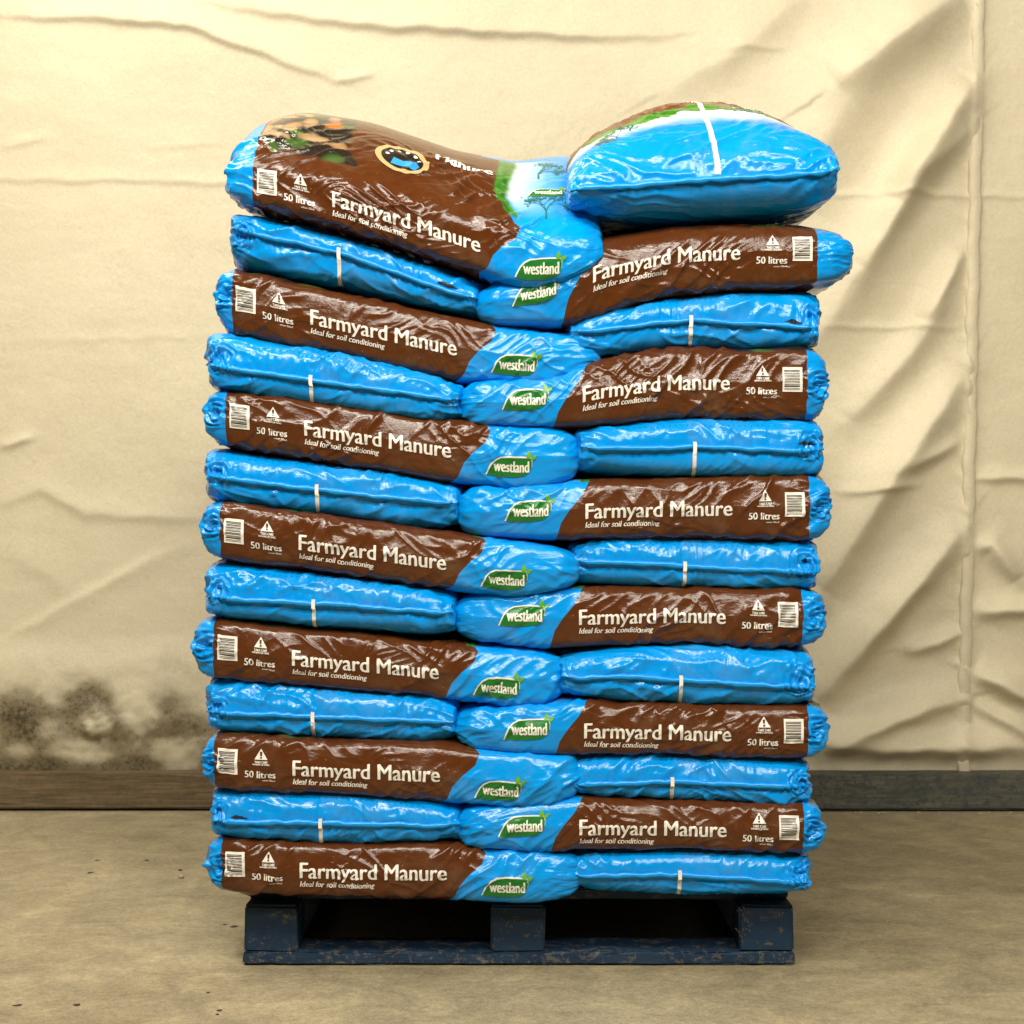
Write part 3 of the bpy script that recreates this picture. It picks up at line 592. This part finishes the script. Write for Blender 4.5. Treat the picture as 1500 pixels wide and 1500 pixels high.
RS = [  # right column, sacks lying along the front
 (2, 674, 1208, [(674, 1184), (841, 1170), (1004, 1176), (1208, 1178)], [(674, 1240), (804, 1245), (1004, 1243), (1208, 1251)], 848, (1189, 1215, 24)),
 (4, 670, 1215, [(670, 1040), (760, 1036), (854, 1027), (1004, 1034), (1215, 1032)], [(670, 1094), (820, 1105), (972, 1103), (1215, 1113)], 855, (1196, 1070, 26)),
 (6, 668, 1213, [(668, 873), (854, 862), (1004, 861), (1213, 864)], [(668, 936), (800, 949), (1004, 942), (1213, 950)], 848, (1194, 905, 24)),
 (8, 674, 1218, [(674, 716), (780, 714), (866, 705), (1004, 701), (1218, 692)], [(674, 784), (812, 789), (1004, 785), (1218, 790)], 857, (1203, 742, 24)),
 (10, 678, 1213, [(678, 562), (800, 556), (876, 528), (959, 512), (1213, 508)], [(678, 620), (815, 625), (1004, 611), (1213, 616)], 853, (1198, 565, 26)),
 (12, 700, 1252, [(700, 420), (800, 392), (880, 338), (1000, 322), (1252, 316)], [(700, 472), (834, 474), (980, 428), (1090, 421), (1252, 424)], 868, None)]
LE = [  # left column, sacks end-on
 (2, 303, 684, [(303, 1152), (500, 1160), (640, 1172), (684, 1182)], [(303, 1230), (504, 1239), (684, 1233)], [(303, 1200), (470, 1202), (684, 1206)], 471, [(318, 1186, 20)]),
 (4, 296, 674, [(296, 993), (480, 1010), (674, 1026)], [(296, 1075), (620, 1088), (674, 1084)], [(296, 1042), (460, 1047), (674, 1057)], 459, [(316, 1034, 22)]),
 (6, 296, 674, [(296, 820), (480, 842), (674, 868)], [(296, 904), (500, 920), (632, 930), (674, 928)], [(296, 872), (460, 881), (674, 897)], 461, [(318, 862, 24)]),
 (8, 293, 680, [(293, 654), (480, 680), (680, 708)], [(293, 733), (460, 754), (616, 774), (680, 772)], [(293, 695), (465, 716), (680, 738)], 465, [(316, 690, 22)]),
 (10, 299, 682, [(299, 482), (480, 510), (682, 562)], [(299, 568), (460, 592), (612, 616), (682, 616)], [(299, 534), (458, 556), (682, 588)], 457, [(322, 524, 27)]),
 (12, 331, 708, [(331, 304), (500, 344), (708, 412)], [(331, 386), (500, 414), (685, 460), (708, 462)], [(331, 332), (500, 370), (664, 428), (708, 440)], 497, [(352, 345, 24)])]
RE = [  # right column, sacks end-on
 (1, 828, 1193, [(828, 1250), (1004, 1243), (1193, 1253)], [(828, 1303), (994, 1314), (1193, 1312)], [(828, 1280), (1004, 1278), (1193, 1292)], 995, [(1172, 1280, 22)]),
 (3, 828, 1193, [(828, 1107), (972, 1105), (1193, 1114)], [(828, 1160), (982, 1174), (1148, 1184), (1193, 1182)], [(828, 1148), (985, 1142), (1193, 1152)], 984, [(1174, 1146, 24)]),
 (5, 812, 1199, [(812, 960), (1004, 943), (1199, 952)], [(812, 1020), (908, 1027), (1036, 1036), (1199, 1033)], [(812, 990), (908, 988), (1199, 1006)], 996, [(1172, 996, 28)]),
 (7, 831, 1207, [(831, 793), (908, 786), (1207, 786)], [(831, 857), (1004, 862), (1207, 868)], [(831, 820), (1004, 827), (1207, 838)], 1003, [(1180, 824, 28)]),
 (9, 840, 1211, [(840, 628), (1004, 611), (1211, 612)], [(840, 689), (1004, 699), (1211, 699)], [(840, 656), (1017, 654), (1211, 660)], 1016, [(1185, 652, 26)]),
 (11, 826, 1209, [(826, 466), (889, 450), (1055, 423), (1209, 422)], [(826, 524), (1004, 511), (1209, 508)], [(826, 488), (1004, 467), (1209, 480)], 1012, [(1188, 462, 22)])]
ORD = ['', 'bottom', 'second', 'third', 'fourth', 'fifth', 'sixth', 'seventh', 'eighth', 'ninth', 'tenth', 'eleventh', 'twelfth', 'top']
UNDER_L = 'under the sagging top sack'; UNDER_R = 'under the plump top sack'
layers = {}
def side_bag(k, rec, **kw):
    n, x0, x1, top, bot, T, ros = rec; x1 += 4*(k == 'L'); x0 -= 4*(k == 'R'); seed = 100+n*7+(3 if k == 'R' else 0); rr = random.Random(seed)
    yf = -.05+rr.uniform(-.012, .010); a = dict(pl=16. if k == 'L' else 17., pr=12. if k == 'L' else 16.); a.update(kw)
    s, br, art, loc, pr = side_sack(k, x0, x1, top, bot, T, seed, yf=yf, ros=ros, amp=rr.uniform(.8, 1.25)*(1.1 if n >= 8 else 1), slant=(.75 if k == 'L' or n >= 0 else -.7), **a)
    e = empty('manure_sack', loc); link_mesh('body', body_mesh(s, br, art, loc), e)
    fm = lambda P, off: s.panel(wx(P[:, 0]), P[:, 1]*PX, s.jf, off)
    add_print(s, k, T, fm, e, loc, 4+rr.uniform(-2, 2))
    prop(e, f'brown lettered sack, {ORD[n]} layer up from pallet, {UNDER_L if k == "L" else UNDER_R}', 'sack', 'manure sacks lying side-on'); layers[(k, n)] = (float(pr[1].mean()), float(pr[0].mean()))
    return s, e, loc, fm
def end_bag(k, rec, **kw):
    n, x0, x1, top, bot, seam, sx, ros = rec; seed = 300+n*7+(3 if k == 'R' else 0); rr = random.Random(seed)
    yf = -.058+rr.uniform(-.010, .010)
    s, br, art, loc = end_sack(x0, x1, top, bot, seam, seed, yf=yf, ros=ros, p=rr.uniform(8, 11), amp=rr.uniform(.85, 1.3), **kw)
    e = empty('manure_sack', loc); link_mesh('body', body_mesh(s, br, art, loc), e)
    seam_fin(s, e, loc, seed); stripe(s, e, loc, sx); cap_marks(s, k, n, x0, x1, e, loc, seed)
    outer_print(s, k, e, loc, yf)
    prop(e, f'blue-ended sack with white stripe, {ORD[n]} layer up from pallet, {UNDER_L if k == "L" else UNDER_R}', 'sack', 'manure sacks lying end-on')
    return s, e, loc
def outer_print(s, k, e, loc, yf, length=.66):
    if k == 'L': fm = lambda P, off: s.panel(yf+length-P[:, 0]*PX, P[:, 1]*PX, s.jl, off); T = 540-390
    else: fm = lambda P, off: s.panel(yf+P[:, 0]*PX, P[:, 1]*PX, s.jr, off); T = 172
    add_print(s, k, T, fm, e, loc)
for rec in LS: side_bag('L', rec, **({'deck': DECK} if rec[0] == 1 else {}))
for rec in RS: side_bag('R', rec, **({'pr': 4., 'n': 3.6} if rec[0] == 12 else {}))
for rec in LE: end_bag('L', rec)
for rec in RE: end_bag('R', rec, **({'deck': DECK} if rec[0] == 1 else {}))
# ---- top sack of the left column: slumped forward so that its printed face shows
rec = (13, 333, 882, [(333, 222), (420, 226), (520, 246), (640, 282), (760, 322), (882, 330)], [(333, 300), (367, 303), (520, 342), (685, 397), (770, 428), (882, 412)], 490)
n, x0, x1, top, bot, T = rec
s, br, art, loc, pr = side_sack('L', x0, x1, top, bot, T, 913, yf=-.085, width=.44, n=3.0, nlow=7, pl=9, pr=6, tilt=[(333, 13), (430, 18), (540, 19), (660, 18), (745, 21), (882, 29)], dense=True, amp=1.5)
e = empty('manure_sack', loc); link_mesh('body', body_mesh(s, br, art, loc), e); fm = lambda P, off: s.panel(wx(P[:, 0]), P[:, 1]*PX, s.jf, off)
add_print(s, 'L', T, fm, e, loc, -4)
bd = decal('round_badge', s, poly_print(circle(586, 116, 40)), fm, .0013, M_GOLD, e, loc); decal('badge_disc', s, poly_print(circle(586, 116, 31)), fm, .0017, M_DARK, bd, loc)
decal('badge_picture', s, poly_print([[(570, 92), (606, 92), (612, 106), (598, 116), (588, 108), (574, 112)]]), fm, .0021, M_BLUEINK, bd, loc)
decal('badge_dots', s, poly_print(sum([circle(588+24*math.cos(a), 116+22*math.sin(a), 3.2, n=8) for a in np.linspace(.2, 3.0, 6)], [])), fm, .0021, M_INK, bd, loc)
decal('face_lettering', s, move(text_print('Manure', 84, 26, 2.2), 634, 150), fm, .0013, M_INK, e, loc)
add_logo(s, 775, 118, fm, e, loc, .8)
decal('printed_tree', s, move(tree_print(5, 70), 800, 62), fm, .0013, M_TREE, e, loc); decal('printed_tree', s, move(tree_print(8, 80), 790, 175), fm, .0013, M_TREE, e, loc)
prop(e, 'sagging brown top sack with picture face and round gold badge showing', 'sack', 'manure sacks lying side-on')
# ---- top sack of the right column: plump pillow with its blue end out
seam = [(828, 288), (870, 281), (950, 275), (1047, 268), (1150, 264), (1228, 256)]
s, br, art, loc = end_sack(830, 1226, [(830, 226), (880, 212), (1000, 202), (1120, 196), (1226, 196)], [(830, 312), (1013, 318), (1160, 309), (1226, 300)], seam, 955, yf=-.10, length=.66, n=3.2, nlow=6, pw=.42, p=6., tilt=12, dense=True, amp=1.2, wide=.06)
q = s.ai/PX*(s.zeta[None] >= 0); xx = s.pxrow; lim = 148+18*np.sin((xx-900)/110)+14*fbm(xx/60, q/60, 4, 2)
m = q-lim; ok = (s.zeta[None] >= 0)*(q > 40); mm = m
c = np.zeros(s.G.shape[:2]+(4,)); blue = np.array([.004, .235, .68]); t = sstep(-50, -8, m)[..., None]; sky = blue*(1-t)+np.array([.6, .66, .68])*t
g = np.array([.05, .20, .012])*(1+.8*fbm(xx/25, q/8, 6)[..., None]); brn = np.array([.16, .06, .022])*(1+.5*fbm(xx/20, q/12, 7)[..., None])
col = np.where((m > 0)[..., None], g, sky); col = np.where((m > 26)[..., None], brn, col); art[..., :3] = col; art[..., 3] = ok*sstep(-60, -50, m); br = np.where(art[..., 3] > 0, -50, np.minimum(br, q*0-50+100*(s.zeta[None] < 0)*(br > 0)))
e = empty('manure_sack', loc); link_mesh('body', body_mesh(s, br, art, loc), e); seam_fin(s, e, loc, 955, .009); stripe(s, e, loc, 1047, True, 8, .5, -26)
jj = np.where(s.zeta > .02)[0]; oo = jj[np.argsort(s.eta[jj])]
def fmR(P, off):       # px across, px up from the seam over the top
    fi = np.interp(P[:, 1]*PX, s.ai[:, oo[len(oo)//2]], np.arange(len(s.ai))); fj = np.array([np.interp(x, s.pxrow[int(i), oo], oo.astype(float) if oo[0] < oo[-1] else oo.astype(float)) for x, i in zip(P[:, 0], fi)])
    A, N = s.sample(fi, fj); return A+N*off, N
decal('printed_tree', s, move(tree_print(15, 62), 905, 118), fmR, .0013, M_TREE, e, loc); decal('printed_tree', s, move(tree_print(21, 45), 880, 92), fmR, .0013, M_TREE, e, loc)
def fmRi(P, off): Q = P.copy(); Q[:, 0] = 1128-(P[:, 0]-1085)+0; Q[:, 1] = 195-(P[:, 1]-160); return fmR(Q, off)
add_logo(s, 1080, 160, fmRi, e, loc, .8)
prop(e, 'plump blue-ended top sack with white stripe running over its printed face', 'sack', 'manure sacks lying end-on')
# ---- sacks of the rows behind, copies of three low sacks
def copy_thing(root, loc, sz):
    c = root.copy(); COL.objects.link(c); c.location = loc; c.scale = (1, 1, sz)
    for ch in root.children:
        d = ch.copy(); COL.objects.link(d); d.parent = c
        for g in ch.children: h = g.copy(); COL.objects.link(h); h.parent = d
    return c
proto = {}
for k, (xa, xb) in (('L', (304, 676)), ('R', (828, 1200))):
    s, br, art, loc = end_sack(xa, xb, [(xa, 700), (xb, 700)], [(xa, 786), (xb, 786)], [(xa, 743), (xb, 743)], 5, yf=.605, length=.62, low=True)
    e = empty('manure_sack', loc); link_mesh('body', body_mesh(s, br, art, loc), e); outer_print(s, k, e, loc, .605, .62); proto[('end', k)] = (e, loc, 86*PX)
for k, (xa, xb) in (('L', (305, 838)), ('R', (676, 1205))):
    s, br, art, loc, pr = side_sack(k, xa, xb, [(xa, 700), (xb, 700)], [(xa, 786), (xb, 786)], xa+143 if k == 'L' else xa+173, 9, yf=.385, width=.40)
    e = empty('manure_sack', loc); link_mesh('body', body_mesh(s, br, art, loc), e); proto[('side', k)] = (e, loc, 86*PX)
def level(rec, mid):
    return float(wz(smooth_profile(rec[4], mid))), float(wz(smooth_profile(rec[3], mid)))
used = set(); rr = random.Random(77)
for k, sides, ends in (('L', LS, LE), ('R', RS, RE)):
    for rec in ends:
        z0, z1 = level(rec, (rec[1]+rec[2])/2); z0 = max(z0, DECK+.001); e, loc, h = proto[('end', k)]; sz = (z1-z0+.003)/h
        l = (loc[0]+rr.uniform(-.008, .008), loc[1]+rr.uniform(0, .015), z0)
        if ('end', k) in used: o = copy_thing(e, l, sz)
        else: o = e; o.location = l; o.scale = (1, 1, sz); used.add(('end', k))
        prop(o, f'rear sack behind blue-ended one, {ORD[rec[0]]} layer up from pallet, {UNDER_L if k == "L" else UNDER_R}', 'sack', 'manure sacks in the rows behind')
    for rec in sides:
        z0, z1 = level(rec, (rec[1]+rec[2])/2); z0 = max(z0, DECK+.001); e, loc, h = proto[('side', k)]; sz = (z1-z0+.003)/h
        for row in range(2):
            l = (loc[0]+rr.uniform(-.012, .012), loc[1]+row*.41, z0)
            if ('side', k) in used: o = copy_thing(e, l, sz)
            else: o = e; o.location = l; o.scale = (1, 1, sz); used.add(('side', k))
            prop(o, f'{("middle", "rear")[row]} row sack behind lettered one, {ORD[rec[0]]} layer from pallet, {UNDER_L if k == "L" else UNDER_R}', 'sack', 'manure sacks in the rows behind')
# ------------------------------------------------------------------ grit on the floor
def stone(name, px, py, r, flat, m, seed, label, cat, group=None):
    d = 2415*CAMZ/(py-750); x = (px-750)*d/2415; y = d-3
    bm = bmesh.new(); bmesh.ops.create_icosphere(bm, subdivisions=2, radius=1); rr = random.Random(seed); ph_ = [rr.uniform(0, 6) for _ in range(3)]
    for v in bm.verts:
        c = v.co.copy(); k = 1+.22*math.sin(c.x*3+ph_[0])+.2*math.sin(c.y*4+ph_[1]); v.co = Vector((c.x*r*k, c.y*r*.7*k, max(c.z, -.6)*r*flat))
    me = bpy.data.meshes.new(name); bm.to_mesh(me); bm.free(); me.materials.append(m); me.polygons.foreach_set('use_smooth', [True]*len(me.polygons))
    o = link_mesh(name, me); o.location = (x, y, r*flat*.5-.002); o.rotation_euler.z = rr.uniform(0, 3); prop(o, label, cat, group)
def plain(name, c):
    m, nt, b = mat(name); tc = nd(nt, 'ShaderNodeTexCoord').outputs['Object']; nt.links.new(mix(nt, noise(nt, 200, 4, .7, tc), tuple(x*.6 for x in c), tuple(x*1.3 for x in c)), b.inputs['Base Color']); b.inputs['Roughness'].default_value = .85; return m
MS1 = plain('pale_stone', (.42, .34, .23)); MS2 = plain('dark_grit', (.05, .036, .02))
stone('pebble', 265, 1285, .0075, .8, MS1, 1, 'pale pebble lying on the floor beside the pallet', 'pebble')
stone('pebble', 264, 1274, .0045, .5, MS2, 2, 'small dark pebble just behind the pale one', 'pebble')
for q, (px, py, r) in enumerate([(143, 1259, .007), (215, 1259, .007), (133, 1277, .008), (343, 1356, .009), (330, 1353, .006), (25, 1471, .007), (113, 1470, .008), (322, 1478, .005), (318, 1484, .004), (305, 1452, .004)]):
    stone('grit_flake', px, py, r, .10, MS2, 10+q, 'thin dark flake of grit lying flat on the floor', 'grit', 'dark flakes on the floor')
for q in range(16):
    px = random.Random(q).uniform(1225, 1490); d = WY-.082-.006; py = 750+2415*CAMZ/(3+d)
    stone('plaster_crumb', px, py+random.Random(q+50).uniform(0, 3), random.Random(q+9).uniform(.002, .0048), .8, MS1, 40+q, 'tiny pale crumb on the floor along the grey-blue timber', 'crumb', 'crumbs along the timber')
